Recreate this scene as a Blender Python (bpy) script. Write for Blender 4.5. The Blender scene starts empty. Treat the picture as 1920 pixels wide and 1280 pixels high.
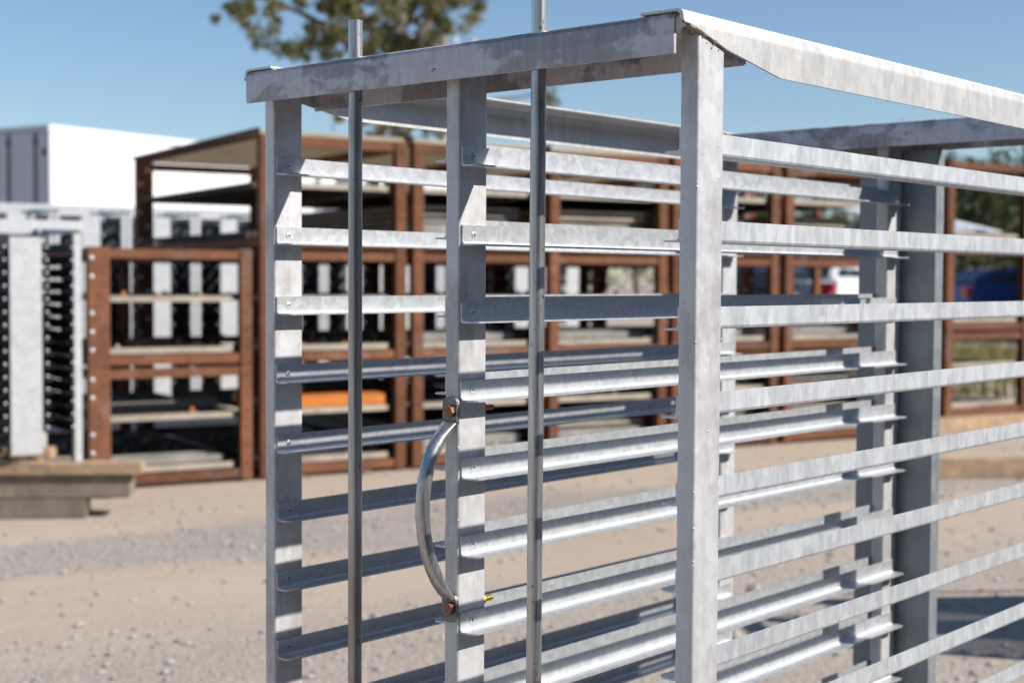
import bpy, bmesh, math, random
from mathutils import Vector, Matrix
random.seed(7)
SC = bpy.context.scene
COL = SC.collection
K = 4/3                      # rack survey units -> metres
Z0 = 1.5058                  # ground below the survey origin (near post corner)

# ---------------------------------------------------------------- camera
YAW, PITCH, ROLL, FPX = 0.71755, -0.04205, 0.00544, 2746.43
CAM = Vector((-1.22859*K, -0.82759*K, 1.5))
FH = Vector((math.cos(YAW), math.sin(YAW), 0)); RH = Vector((math.sin(YAW), -math.cos(YAW), 0))
fwd = Vector((math.cos(YAW)*math.cos(PITCH), math.sin(YAW)*math.cos(PITCH), math.sin(PITCH)))
up = RH.cross(fwd)
r2 = RH*math.cos(ROLL)+up*math.sin(ROLL); u2 = -RH*math.sin(ROLL)+up*math.cos(ROLL)
cd = bpy.data.cameras.new('camera'); cam = bpy.data.objects.new('camera', cd); COL.objects.link(cam)
m = Matrix((r2, u2, -fwd)).transposed().to_4x4(); m.translation = CAM; cam.matrix_world = m
cd.sensor_width = 36; cd.lens = FPX/1920*36; cd.clip_start = .05; cd.clip_end = 2000
cd.dof.use_dof = True; cd.dof.focus_distance = 2.17; cd.dof.aperture_fstop = 4.5; cd.dof.aperture_blades = 0
SC.camera = cam
# ---------------------------------------------------------------- sky and sun
S = Vector((.475, -1, .862)).normalized()
elev = math.asin(S.z); rot = math.atan2(S.x, S.y)
W = bpy.data.worlds.new('World'); SC.world = W; W.use_nodes = True
nt = W.node_tree; bg = nt.nodes['Background']
sky = nt.nodes.new('ShaderNodeTexSky'); sky.sky_type = 'NISHITA'; sky.sun_disc = False
sky.sun_elevation = elev; sky.sun_rotation = rot
sky.air_density = 1.0; sky.dust_density = .25; sky.ozone_density = 4.0; sky.altitude = 50
nt.links.new(sky.outputs[0], bg.inputs[0]); bg.inputs[1].default_value = .086
sl = bpy.data.lights.new('sun', 'SUN'); sl.energy = 4.7; sl.angle = math.radians(.53); sl.color = (1, .955, .89)
so = bpy.data.objects.new('sun', sl); COL.objects.link(so); so.rotation_euler = S.to_track_quat('Z', 'Y').to_euler(); so.location = S*30
SC.view_settings.view_transform = 'Standard'; SC.view_settings.look = 'None'; SC.view_settings.gamma = 1
SC.view_settings.exposure = .52
SC.cycles.max_bounces = 8; SC.cycles.use_denoising = True

# ---------------------------------------------------------------- materials
class Mat:
    def __init__(s, name, coord='Object'):
        s.m = bpy.data.materials.new(name); s.m.use_nodes = True; s.t = s.m.node_tree
        s.b = s.t.nodes['Principled BSDF']; s.tc = s.n('ShaderNodeTexCoord')
        inf = s.n('ShaderNodeObjectInfo'); mul = s.n('ShaderNodeVectorMath'); mul.operation = 'SCALE'
        cb = s.n('ShaderNodeCombineXYZ')
        for i in range(3): s.l(inf.outputs['Random'], cb.inputs[i])
        s.l(cb.outputs[0], mul.inputs[0]); mul.inputs['Scale'].default_value = 37.0
        ad = s.n('ShaderNodeVectorMath'); ad.operation = 'ADD'
        s.l(s.tc.outputs[coord], ad.inputs[0]); s.l(mul.outputs[0], ad.inputs[1])
        s.co = ad.outputs[0] if coord == 'Object' else s.tc.outputs[coord]
    def n(s, t): return s.t.nodes.new(t)
    def l(s, a, b): s.t.links.new(a, b)
    def mp(s, scale, src=None):
        q = s.n('ShaderNodeMapping'); q.inputs['Scale'].default_value = scale; s.l(src or s.co, q.inputs[0]); return q.outputs[0]
    def noise(s, sc, det=4, rough=.55, vec=None, dist=0):
        q = s.n('ShaderNodeTexNoise'); q.inputs['Scale'].default_value = sc; q.inputs['Detail'].default_value = det
        q.inputs['Roughness'].default_value = rough; q.inputs['Distortion'].default_value = dist; s.l(vec or s.co, q.inputs['Vector']); return q.outputs[0]
    def voro(s, sc, vec=None, out='Color', feat='F1', rnd=1):
        q = s.n('ShaderNodeTexVoronoi'); q.feature = feat; q.inputs['Scale'].default_value = sc; s.l(vec or s.co, q.inputs['Vector'])
        q.inputs['Randomness'].default_value = rnd
        return q.outputs[out]
    def bw(s, c):
        q = s.n('ShaderNodeSeparateColor'); s.l(c, q.inputs[0]); return q.outputs[0]
    def ramp(s, f, stops):
        q = s.n('ShaderNodeValToRGB'); e = q.color_ramp.elements
        while len(e) < len(stops): e.new(.5)
        for i, (p, c) in enumerate(stops):
            e[i].position = p; c = (c, c, c) if isinstance(c, (int, float)) else c; e[i].color = (*c, 1)
        s.l(f, q.inputs[0]); return q.outputs[0]
    def mix(s, f, a, b, mode='MIX'):
        q = s.n('ShaderNodeMix'); q.data_type = 'RGBA'; q.blend_type = mode
        for v, i in ((f, 0), (a, 6), (b, 7)):
            if isinstance(v, (int, float)): q.inputs[i].default_value = v
            elif isinstance(v, tuple): q.inputs[i].default_value = (*v, 1)
            else: s.l(v, q.inputs[i])
        return q.outputs[2]
    def math(s, op, a, b=0):
        q = s.n('ShaderNodeMath'); q.operation = op
        for v, i in ((a, 0), (b, 1)):
            if isinstance(v, (int, float)): q.inputs[i].default_value = v
            else: s.l(v, q.inputs[i])
        return q.outputs[0]
    def bump(s, h, st, dist=.002):
        q = s.n('ShaderNodeBump'); q.inputs['Strength'].default_value = st; q.inputs['Distance'].default_value = dist
        s.l(h, q.inputs['Height']); s.l(q.outputs[0], s.b.inputs['Normal'])
    def set(s, **k):
        for a, v in k.items():
            a = {'col': 'Base Color', 'rough': 'Roughness', 'metal': 'Metallic', 'spec': 'Specular IOR Level'}[a]
            if isinstance(v, tuple): s.b.inputs[a].default_value = (*v, 1)
            elif isinstance(v, (int, float)): s.b.inputs[a].default_value = v
            else: s.l(v, s.b.inputs[a])
        return s.m

def gal(name, lo, hi, metal, r0, r1, cell, streak=0.0, stain=0.0, tint=(1, 1, 1), stain_col=(.2, .18, .17), axis=(1, 1, 1), specks=0.0):
    M = Mat(name)
    warp = M.mix(.012, M.co, M.noise(22, 2), 'ADD')
    v = M.bw(M.voro(cell, M.mp(axis, warp)))
    v2 = M.bw(M.voro(cell*2.3, M.mp(axis, warp)))
    n = M.noise(260, 3)
    f = M.math('ADD', M.math('MULTIPLY', v, .62), M.math('MULTIPLY', v2, .38))
    c = M.ramp(f, [(.15, tuple(lo*t for t in tint)), (.85, tuple(hi*t for t in tint))])
    if streak:
        sn = M.noise(55, 3, .6, M.mp((1, 1, .12)))
        c = M.mix(streak, c, M.ramp(sn, [(.35, tuple(lo*.8*t for t in tint)), (.65, tuple(min(1, hi*1.12)*t for t in tint))]))
    if stain:
        sm = M.ramp(M.noise(9, 6, .68, M.mp((1, 1, .45))), [(.5, 0), (.62, 1)])
        c = M.mix(M.math('MULTIPLY', M.bw(sm), stain), c, stain_col)
    if specks:
        sp = M.ramp(M.noise(170, 4, .7, M.mp((1, 1, .5))), [(.63, 0), (.69, 1)])
        c = M.mix(M.math('MULTIPLY', M.bw(sp), specks), c, (.09, .075, .07))
    c = M.mix(.04, c, M.ramp(n, [(.3, .25), (.7, .9)]))
    M.bump(M.math('ADD', M.math('MULTIPLY', M.noise(420, 3), .3), M.math('MULTIPLY', M.noise(30, 2), 1.0)), .14, .0012)
    oi = M.n('ShaderNodeObjectInfo'); c = M.mix(.5, c, M.ramp(oi.outputs['Random'], [(0, .86), (1, 1.0)]), 'MULTIPLY')
    rr = M.ramp(f, [(0, r0), (1, r1)])
    return M.set(col=c, metal=metal, rough=M.bw(rr), spec=.4)

M_RAIL = gal('galvanised_rail', .53, .64, .70, .46, .53, 85, streak=.0, tint=(.975, 1, 1.03))
M_NRAIL = gal('galvanised_streaked', .58, .74, .55, .48, .56, 60, streak=.3, tint=(.97, 1, 1.035), axis=(1, 1, .45))
M_POST = gal('galvanised_post', .60, .69, .38, .46, .56, 40, streak=.2, stain=.6, tint=(.985, .98, .99), stain_col=(.36, .335, .325), specks=.4)
def chan_mat():
    M = Mat('galvanised_channel')
    st = M.noise(70, 4, .65, M.mp((1, 1, .14)))
    dark = M.ramp(st, [(.3, (.255, .24, .25)), (.7, (.37, .355, .37))])
    light = M.ramp(M.noise(60, 4), [(.3, (.52, .50, .53)), (.7, (.63, .61, .64))])
    pm = M.bw(M.ramp(M.noise(6.5, 7, .6, M.mp((1, .8, 1.5)), .2), [(.475, 0), (.515, 1)]))
    c = M.mix(M.math('MULTIPLY', pm, M.bw(M.ramp(st, [(.25, .55), (.5, 1)]))), dark, light)
    chip = M.bw(M.ramp(M.noise(62, 6, .72, M.mp((1, .55, 1))), [(.665, 0), (.68, 1)]))
    c = M.mix(M.math('MULTIPLY', chip, .9), c, (.055, .05, .05))
    tan = M.bw(M.ramp(M.noise(5, 3, .5, M.mp((1, 2.4, .4))), [(.62, 0), (.72, 1)]))
    c = M.mix(M.math('MULTIPLY', tan, .4), c, (.42, .33, .25))
    M.bump(M.math('ADD', M.math('MULTIPLY', pm, .5), M.noise(200, 4)), .2, .001)
    return M.set(col=c, metal=.35, rough=M.bw(M.ramp(pm, [(0, .4), (1, .58)])), spec=.4)
M_CHAN = chan_mat()
M_SIDE = gal('galvanised_side_rail', .60, .69, .5, .46, .55, 60, streak=.25, stain=.18, tint=(1, .99, .965), stain_col=(.42, .37, .32), specks=.12, axis=(1, 1, .5))
M_FARG = gal('galvanised_far', .55, .63, .3, .45, .6, 30, tint=(.985, 1, 1.02))
M_FSHADE = gal('galvanised_far_shade', .035, .07, .4, .35, .5, 12, tint=(.8, .93, 1.15))  # shade inside the far racks put into a dark metal tone
M_SLATE = gal('galvanised_slate', .29, .35, .5, .45, .6, 30, tint=(.9, .98, 1.05), streak=.2)

def rod_mat(name, lo, hi, brown):
    M = Mat(name)
    ln = M.noise(75, 4, .6, M.mp((6, 6, .12)))
    c = M.ramp(ln, [(.3, lo), (.7, hi)])
    st = M.ramp(M.noise(4.2, 3, .5, M.mp((1, 1, .6))), [(.42, 0), (.62, 1)])
    c = M.mix(M.math('MULTIPLY', M.bw(st), brown), c, (.19, .155, .115))
    sp = M.ramp(M.noise(90, 3, .6), [(.66, 0), (.72, 1)])
    c = M.mix(M.math('MULTIPLY', M.bw(sp), .7), c, (.06, .05, .045))
    M.bump(ln, .35, .001)
    return M.set(col=c, metal=.9, rough=M.bw(M.ramp(ln, [(0, .26), (1, .46)])))
M_ROD = rod_mat('galvanised_tube', .36, .72, .55)
M_HAND = rod_mat('galvanised_handle', .35, .7, .3)

def simple(name, col, rough=.6, metal=0, var=.25, sc=20, bump=.1, col2=None):
    M = Mat(name); n = M.noise(sc, 5, .6)
    d = col2 or tuple(c*(1-var) for c in col)
    c = M.ramp(n, [(.32, d), (.68, col)]); M.bump(M.noise(sc*3, 4), bump, .01)
    return M.set(col=c, rough=rough, metal=metal)
M_PLATE = simple('burnt_steel', (.30, .28, .27), .42, .8, .6, 90, .3)
M_BOLT = simple('copper_bolt', (.42, .17, .1), .5, .45, .4, 250, .3)
M_WASH = simple('black_washer', (.05, .045, .05), .4, .6, .3, 200)
M_YZ = simple('yellow_zinc', (.62, .5, .08), .3, .85, .4, 200)
M_WELD = simple('weld_bead', (.55, .50, .42), .55, .35, .6, 90, .6, (.25, .19, .14))
M_DARK = simple('dark_hole', (.015, .014, .014), .8, 0, .2, 50)
def rust_mat():
    M = Mat('rusty_steel'); n = M.noise(3.2, 6, .7); f = M.noise(17, 5, .7)
    c = M.ramp(n, [(.3, (.10, .045, .03)), (.5, (.215, .082, .04)), (.68, (.30, .125, .055))])
    c = M.mix(.4, c, M.ramp(f, [(.3, (.09, .045, .033)), (.7, (.29, .13, .07))]))
    g = M.bw(M.ramp(M.noise(2.1, 5, .7), [(.58, 0), (.66, 1)])); c = M.mix(M.math('MULTIPLY', g, .45), c, (.25, .21, .19))
    oi = M.n('ShaderNodeObjectInfo'); c = M.mix(.8, c, M.ramp(oi.outputs['Random'], [(0, .55), (1, 1.0)]), 'MULTIPLY')
    M.bump(f, .3, .01); return M.set(col=c, rough=.85, metal=.05, spec=.3)
M_RUST = rust_mat()
M_RUSTD = simple('dark_rusty_steel', (.12, .05, .03), .85, .05, .4, 4, .2)
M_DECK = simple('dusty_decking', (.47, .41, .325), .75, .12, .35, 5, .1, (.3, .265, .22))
M_DECKD = simple('shaded_decking', (.12, .10, .085), .85, .1, .5, 4, .2)  # shade inside the stacks darkened into the deck colour
M_BARG = simple('grey_bar', (.36, .34, .31), .6, .25, .4, 6)
M_ORNG = simple('orange_paint', (.62, .2, .028), .55, 0, .35, 8, .1)
M_WOODA = simple('pale_timber', (.49, .335, .205), .85, 0, .35, 9, .3, (.27, .19, .125))
M_WOODB = simple('weathered_timber', (.27, .225, .18), .85, 0, .45, 7, .2)
M_WOODC = simple('brown_timber', (.36, .22, .12), .85, 0, .35, 7, .2)
M_WHITE = simple('white_panel', (.84, .85, .86), .5, 0, .08, .8, .03)
M_JOINT = simple('panel_joint_grey', (.72, .73, .74), .5, 0, .1, 5, .05)
M_GREYP = simple('grey_door', (.55, .55, .60), .5, 0, .08, 2, .02)  # flat grey of the end doors, darker than the white body
M_DTRIM = simple('dark_trim', (.07, .07, .08), .6, 0, .2, 5)
M_CLAD = simple('blocker_cladding', (.06, .065, .07), .6, 0, .2, 2)
M_TYRE = simple('tyre_rubber', (.02, .02, .02), .85, 0, .3, 10)
M_GLASS = simple('car_glass', (.02, .028, .035), .08, 0, .1, 3, 0)
M_CARW = simple('white_car_paint', (.8, .8, .8), .25, 0, .03, 1, 0)
M_CARB = simple('blue_car_paint', (.008, .045, .2), .25, .1, .1, 1, 0)
M_CARD = simple('dark_blue_car_paint', (.03, .045, .09), .25, .1, .1, 1, 0)
M_RED = simple('red_lens', (.5, .012, .025), .3, 0, .1, 5, 0)
M_ORC = simple('orange_plastic', (.75, .16, .06), .5, 0, .1, 5, 0)
M_CHROME = simple('wheel_alloy', (.5, .5, .5), .3, .8, .2, 5, 0)
M_BARK = simple('bark', (.23, .185, .145), .9, 0, .5, 5, .3)
M_POLE = simple('weathered_pole', (.33, .29, .25), .85, 0, .3, 4)
M_PEBB = simple('stone', (.42, .385, .35), .85, 0, .45, 9, .2)
def sheetmat():
    M = Mat('ribbed_roof_glow'); c = M.ramp(M.noise(3, 5, .6), [(.3, (.66, .58, .45)), (.7, (.78, .70, .57))]); M.set(col=c, rough=.5)
    t = M.n('ShaderNodeBsdfTranslucent'); M.l(c, t.inputs[0]); x = M.n('ShaderNodeMixShader'); x.inputs[0].default_value = .75  # translucency added so the roof underside glows beige
    o = M.t.nodes['Material Output']; M.l(M.b.outputs[0], x.inputs[1]); M.l(t.outputs[0], x.inputs[2]); M.l(x.outputs[0], o.inputs[0]); return M.m
M_SHEET = sheetmat()
def leafmat(name, a, b, tr=.25):
    M = Mat(name); c = M.ramp(M.noise(1.1, 4, .7), [(.35, a), (.65, b)])
    c = M.mix(.45, c, M.ramp(M.noise(30, 1), [(.3, a), (.7, b)]))
    M.set(col=c, rough=.55, spec=.3)
    t = M.n('ShaderNodeBsdfTranslucent'); M.l(c, t.inputs[0]); x = M.n('ShaderNodeMixShader'); x.inputs[0].default_value = tr
    o = M.t.nodes['Material Output']; M.l(M.b.outputs[0], x.inputs[1]); M.l(t.outputs[0], x.inputs[2]); M.l(x.outputs[0], o.inputs[0])
    return M.m
M_LEAF = leafmat('olive_leaves', (.095, .10, .045), (.33, .29, .115), .3)
M_LEAFD = leafmat('dark_leaves', (.03, .045, .018), (.075, .085, .03))
M_GRASS = leafmat('dry_grass', (.13, .13, .035), (.34, .28, .12), .2)

# ---------------------------------------------------------------- mesh helpers
class MB:
    """collects shapes into one mesh; coordinates are multiplied by k"""
    def __init__(s, k=1.0): s.v = []; s.f = []; s.mi = []; s.sm = []; s.k = k
    def add(s, vs, fs, mi=0, smooth=False):
        n = len(s.v); s.v += [tuple(c*s.k for c in v) for v in vs]
        for f in fs: s.f.append([i+n for i in f]); s.mi.append(mi); s.sm.append(smooth)
    def box(s, x0, x1, y0, y1, z0, z1, mi=0):
        s.add([(x, y, z) for x in (x0, x1) for y in (y0, y1) for z in (z0, z1)],
              [(0, 1, 3, 2), (4, 6, 7, 5), (0, 4, 5, 1), (2, 3, 7, 6), (0, 2, 6, 4), (1, 5, 7, 3)], mi)
    def prism(s, pts, a, b, axis, mi=0, smooth=False):
        """closed 2D outline pts swept along axis from a to b. axis 0: pts=(y,z); 1: (x,z); 2: (x,y)"""
        def P(p, t): return (t, p[0], p[1]) if axis == 0 else ((p[0], t, p[1]) if axis == 1 else (p[0], p[1], t))
        n = len(pts); vs = [P(p, a) for p in pts]+[P(p, b) for p in pts]
        s.add(vs, [(i, (i+1) % n, n+(i+1) % n, n+i) for i in range(n)], mi, smooth)
        s.add(vs, [list(range(n))[::-1], list(range(n, 2*n))], mi)
    def tube(s, path, r, seg=16, mi=0, cap=True, flat=None, inner=None):
        P = [Vector(p) for p in path]; rings = []
        ref = None
        for i, p in enumerate(P):
            d = (P[min(i+1, len(P)-1)]-P[max(i-1, 0)]).normalized()
            if ref is None: ref = Vector((1, 0, 0)) if abs(d.x) < .9 else Vector((0, 1, 0))
            a = (ref-d*ref.dot(d)).normalized(); ref = a; b = d.cross(a)
            rr = r[i] if isinstance(r, (list, tuple)) else r
            ra, rb = rr if isinstance(rr, tuple) else (rr, rr)
            rings.append([tuple(p+a*ra*math.cos(2*math.pi*k/seg)+b*rb*math.sin(2*math.pi*k/seg)) for k in range(seg)])
        vs = [v for R in rings for v in R]; fs = []
        for i in range(len(P)-1):
            for k in range(seg):
                fs.append((i*seg+k, i*seg+(k+1) % seg, (i+1)*seg+(k+1) % seg, (i+1)*seg+k))
        s.add(vs, fs, mi, True)
        if cap: s.add(rings[0], [list(range(seg))[::-1]], mi); s.add(rings[-1], [list(range(seg))], mi)
    def dome(s, c, n, r, h, seg=14, mi=0):
        n = Vector(n).normalized(); a = n.orthogonal().normalized(); b = n.cross(a); c = Vector(c); vs = []; N = 4
        for j in range(N):
            t = j/N*math.pi/2
            for k in range(seg): vs.append(tuple(c+(a*math.cos(2*math.pi*k/seg)+b*math.sin(2*math.pi*k/seg))*r*math.cos(t)+n*h*math.sin(t)))
        vs.append(tuple(c+n*h)); fs = []
        for j in range(N-1):
            for k in range(seg): fs.append((j*seg+k, j*seg+(k+1) % seg, (j+1)*seg+(k+1) % seg, (j+1)*seg+k))
        for k in range(seg): fs.append(((N-1)*seg+k, (N-1)*seg+(k+1) % seg, N*seg))
        s.add(vs, fs, mi, True)
    def build(s, name, mats, parent=None, bevel=0, seg=2):
        me = bpy.data.meshes.new(name); me.from_pydata(s.v, [], s.f)
        for x in (mats if isinstance(mats, (list, tuple)) else [mats]): me.materials.append(x)
        me.polygons.foreach_set('material_index', s.mi); me.polygons.foreach_set('use_smooth', s.sm)
        b = bmesh.new(); b.from_mesh(me)
        if len(s.f) < 60000: bmesh.ops.recalc_face_normals(b, faces=b.faces)
        if bevel:
            ed = [e for e in b.edges if e.is_manifold and e.calc_face_angle(0) > .6]
            bmesh.ops.bevel(b, geom=ed, offset=bevel*s.k, segments=seg, affect='EDGES', clamp_overlap=True)
        b.to_mesh(me); b.free(); me.update()
        o = bpy.data.objects.new(name, me); COL.objects.link(o)
        if parent: o.parent = parent
        return o

def tag(o, label=None, cat=None, group=None, kind=None):
    for k, v in (('label', label), ('category', cat), ('group', group), ('kind', kind)):
        if v: o[k] = v
    return o
def thing(name, label, cat, loc=(0, 0, 0), rz=0, group=None):
    o = bpy.data.objects.new(name, None); COL.objects.link(o); o.location = loc; o.rotation_euler = (0, 0, rz)
    o.empty_display_size = .1
    return tag(o, label, cat, group)
def dup_part(o, parent, off=(0, 0, 0)):
    c = o.copy(); COL.objects.link(c); c.parent = parent; c.location = Vector(o.location)+Vector(off)
    for g in [q for q in bpy.data.objects if q.parent == o]:
        d = g.copy(); COL.objects.link(d); d.parent = c
    return c
def children(o): return [q for q in bpy.data.objects if q.parent == o]
def dup_thing(o, loc, rz, label, group=None):
    c = o.copy(); COL.objects.link(c); c.location = loc; c.rotation_euler = (0, 0, rz); c['label'] = label
    if group: c['group'] = group
    for ch in children(o):
        d = ch.copy(); COL.objects.link(d); d.parent = c
        for g in children(ch):
            e = g.copy(); COL.objects.link(e); e.parent = d
    return c
def G(r, d, z=0):
    """yard coordinates: r metres right of and d metres ahead of where the photographer stands"""
    p = Vector((CAM.x, CAM.y, 0))+RH*r+FH*d; p.z = z; return p
def ang(r, d):
    v = RH*r+FH*d; return math.atan2(v.y, v.x)

# ---------------------------------------------------------------- ground
def ground():
    M = Mat('gravel_ground', 'Object')
    M.co = M.tc.outputs['Object']
    row = (.858*RH+.512*FH).normalized(); a = math.atan2(row.y, row.x)
    q = M.n('ShaderNodeMapping'); q.vector_type = 'POINT'; q.inputs['Rotation'].default_value = (0, 0, -a); M.l(M.co, q.inputs[0])
    al = q.outputs[0]
    # wheel tracks run parallel to the row of frames: v is the distance from that row
    bkw = (-.512*RH+.858*FH).normalized(); o0 = G(-1.86, 10.85)
    dp_ = M.n('ShaderNodeVectorMath'); dp_.operation = 'DOT_PRODUCT'; M.l(M.co, dp_.inputs[0]); dp_.inputs[1].default_value = bkw
    v = M.math('SUBTRACT', dp_.outputs['Value'], o0.dot(bkw))
    v = M.math('ADD', v, M.math('MULTIPLY', M.math('SUBTRACT', M.noise(.9, 5, .6, M.mp((.35, 1, 1), al)), .5), 1.5))
    v = M.math('ADD', v, M.math('MULTIPLY', M.math('SUBTRACT', M.noise(9, 4, .7), .5), .5))
    v = M.math('DIVIDE', M.math('ADD', v, 6.0), 8.0)
    P_ = lambda q: (q+6)/8
    mask = M.bw(M.ramp(v, [(P_(-4.6), .62), (P_(-3.8), .08), (P_(-3.0), .05), (P_(-2.75), .95), (P_(-1.9), .95), (P_(-1.6), .1), (P_(.2), .15), (P_(1), .5)]))
    fine = M.noise(26, 6, .75); mid = M.noise(7, 5, .7)
    dirt = M.ramp(fine, [(.25, (.42, .335, .255)), (.72, (.51, .415, .325))])
    dirt = M.mix(M.bw(M.ramp(mid, [(.3, .25), (.55, 0)])), dirt, (.36, .295, .235))
    st = M.voro(42, None, 'Color'); sb = M.bw(st)
    grav = M.ramp(sb, [(0, (.19, .175, .17)), (.55, (.32, .295, .28)), (1, (.46, .43, .40))])
    grav = M.mix(.4, grav, M.ramp(fine, [(.3, (.22, .19, .165)), (.7, (.47, .42, .37))]))
    gm = M.math('MULTIPLY', mask, M.bw(M.ramp(mid, [(.3, .5), (.6, .95)])))
    c = M.mix(gm, dirt, grav)
    big = M.noise(.55, 6, .68, M.mp((.4, 1, 1), al)); c = M.mix(1.0, c, M.ramp(big, [(.32, (.86, .85, .85)), (.58, (1, 1, 1))]), 'MULTIPLY')
    c = M.mix(.5, c, M.ramp(M.noise(60, 4, .75), [(.3, .8), (.55, 1.0)]), 'MULTIPLY')
    h = M.math('ADD', M.math('MULTIPLY', M.voro(42, None, 'Distance'), M.math('MULTIPLY', mask, -1.0)), M.math('MULTIPLY', fine, .7))
    M.bump(h, .4, .03)
    M.set(col=c, rough=.92, spec=.25)
    b = MB(); N = 40
    # one sheet reaching the horizon, finer near the rack
    xs = [-900, -300, -100]+[-40+i*4 for i in range(31)]+[140, 400, 900]
    vs = []; idx = {}
    for i, x in enumerate(xs):
        for j, y in enumerate(xs):
            z = 0 if abs(x) < 41 and abs(y) < 41 else -.02
            idx[i, j] = len(vs); vs.append((x, y, z))
    b.add(vs, [(idx[i, j], idx[i+1, j], idx[i+1, j+1], idx[i, j+1]) for i in range(len(xs)-1) for j in range(len(xs)-1)], 0, True)
    o = b.build('ground', M.m); tag(o, kind='structure')
    # loose stones
    rnd = random.Random(3); g = MB()
    for i in range(16000):
        d = 3.2+rnd.random()**1.3*10.5; r = (rnd.random()-.5)*d*.95
        vv = (r+1.86)*-.512+(d-10.85)*.858+rnd.gauss(0, .25)
        if rnd.random() > (.85 if -2.9 < vv < -1.75 else .5 if vv < -4.1 else .16): continue
        p = G(r, d); s = .006+rnd.random()**3*.022
        if rnd.random() < .012: s *= 1.9
        t = rnd.random()*6.28; sx, sy, sz = s*(.7+rnd.random()*.6), s*(.7+rnd.random()*.6), s*(.45+rnd.random()*.4)
        vs = []
        for k in range(5): vs.append((p.x+sx*math.cos(t+k*1.256)*(.8+rnd.random()*.3), p.y+sy*math.sin(t+k*1.256)*(.8+rnd.random()*.3), sz*.25))
        vs += [(p.x, p.y, sz), (p.x, p.y, -sz*.4)]
        g.add(vs, [(k, (k+1) % 5, 5) for k in range(5)]+[((k+1) % 5, k, 6) for k in range(5)])
    tag(g.build('gravel', M_PEBB), 'loose grey stones scattered over the dusty yard', 'gravel', kind='stuff')
ground()

# ---------------------------------------------------------------- the big rack in front
yM, yL, PA, PB = .326, .6537, .048, .0221
XR = 1.058                     # front face of the rear posts
BOT = -1.09
def outline_rr(x0, x1, y0, y1, r, n=4):
    pts = []
    for cx, cy, a in ((x1-r, y1-r, 0), (x0+r, y1-r, 90), (x0+r, y0+r, 180), (x1-r, y0+r, 270)):
        for k in range(n+1):
            t = math.radians(a+90*k/n); pts.append((cx+r*math.cos(t), cy+r*math.sin(t)))
    return pts
def post_mesh(y0, y1, x0, top):
    b = MB(K); b.prism(outline_rr(x0, x0+PA, y0, y1, .0035), BOT, top, 2, smooth=False)
    rr = random.Random(int(y0*1000+x0*77))
    for i in range(26):           # zinc drips and lumps along the edges
        z = rr.uniform(-.75, .22); e = rr.random(); r_ = .0006+rr.random()**2*.0014
        if e < .45: b.dome((x0+.0006, y0+.0008, z), (-1, -1, 0), r_, r_*.8, 8)
        elif e < .7: b.dome((x0+PA-.0012, y0+.0004, z), (.3, -1, 0), r_, r_*.8, 8)
        else: b.dome((x0+rr.uniform(.006, PA-.006), y0+.0001, z), (0, -1, 0), r_*.8, r_*.5, 8)
    return b
def angle_rail(side, x0, x1, cham=.006):
    """slide rail: upright leg on plane y=0 growing by thickness towards side, ledge at the bottom on that side"""
    t, H, Wd, r = .0020, .0236, .0235, .0035
    s = side; b = MB(K)
    prof = [(0, H), (0, r), (r*.3, r*.3), (r, 0), (Wd, 0), (Wd, t), (r+t*.6, t), (t, r+t*.6), (t, H)]
    prof = [(s*y, z) for y, z in prof]
    xs = [x0, x0+cham*.35, x0+cham, x1-.004, x1]; lim = [.0165, .0205, Wd, Wd, Wd-.002]
    rings = []
    for x, L in zip(xs, lim):
        rings.append([(x, s*min(abs(y), L), z) for y, z in prof])
    n = len(prof); vs = [v for R in rings for v in R]; fs = []
    for i in range(len(xs)-1):
        for k in range(n): fs.append((i*n+k, i*n+(k+1) % n, (i+1)*n+(k+1) % n, (i+1)*n+k))
    fs += [list(range(n))[::-1], [(len(xs)-1)*n+k for k in range(n)]]
    b.add(vs, fs); return b
def rivet_mesh(s):
    b = MB(K); y = s*.0021
    b.dome((.022, y, .0127), (0, s, 0), .0041, .0014, 14, 0)
    b.dome((.022, y+s*.0011, .0127), (0, s, 0), .0016, .0005, 10, 1)
    return b

rack = thing('tray_rack', 'tall galvanised tray rack filling the foreground, with angle rails, upright rods and grab handle', 'rack', (0, 0, Z0))
p1 = post_mesh(0, PB, 0, .2500).build('post', M_POST, rack)
tag(p1, label='pale near corner post with a weld at its top')
post_mesh(yM, yM+PB, 0, .2560).build('post', M_POST, rack)
post_mesh(yL, yL+.0204, 0, .2560).build('post', M_POST, rack)
for y in (0, yM, yL): post_mesh(y, y+(PB if y < .6 else .0204), XR, .2560).build('post', M_POST, rack)
# top channels, open downwards
def channel(x0, x1, y0, y1, zt, zb, t=.003, r=.006, front_gap=0):
    b = MB(K)
    o = [(x0, zb), (x0-.0008, zb+.018), (x0, zt-r), (x0+r*.3, zt-r*.3), (x0+r, zt), (x1-r, zt), (x1-r*.3, zt-r*.3), (x1, zt-r), (x1, zb)]
    i = [(x1-t, zb), (x1-t, zt-t), (x0+t, zt-t), (x0+t, zb)]
    # outer skin with its corner rounding, swept along y
    b.prism(o[:5]+[(x0+r, zt-t), (x0+t, zt-t-.003), (x0+t, zb)], y0+front_gap, y1, 1)
    b.prism([(x0+r+.0003, zt-t), (x0+r+.0003, zt), (x1-r, zt), (x1-r*.3, zt-r*.3), (x1, zt-r), (x1, zb), (x1-t, zb), (x1-t, zt-t)], y0, y1, 1)
    return b
channel(-.030, .088, .0005, .6725, .2598, .2195, front_gap=.008).build('top_channel', M_CHAN, rack)
channel(XR+PA-.088, XR+PA+.030, .0005, .6725, .2598, .2195).build('top_channel', M_CHAN, rack)
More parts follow.
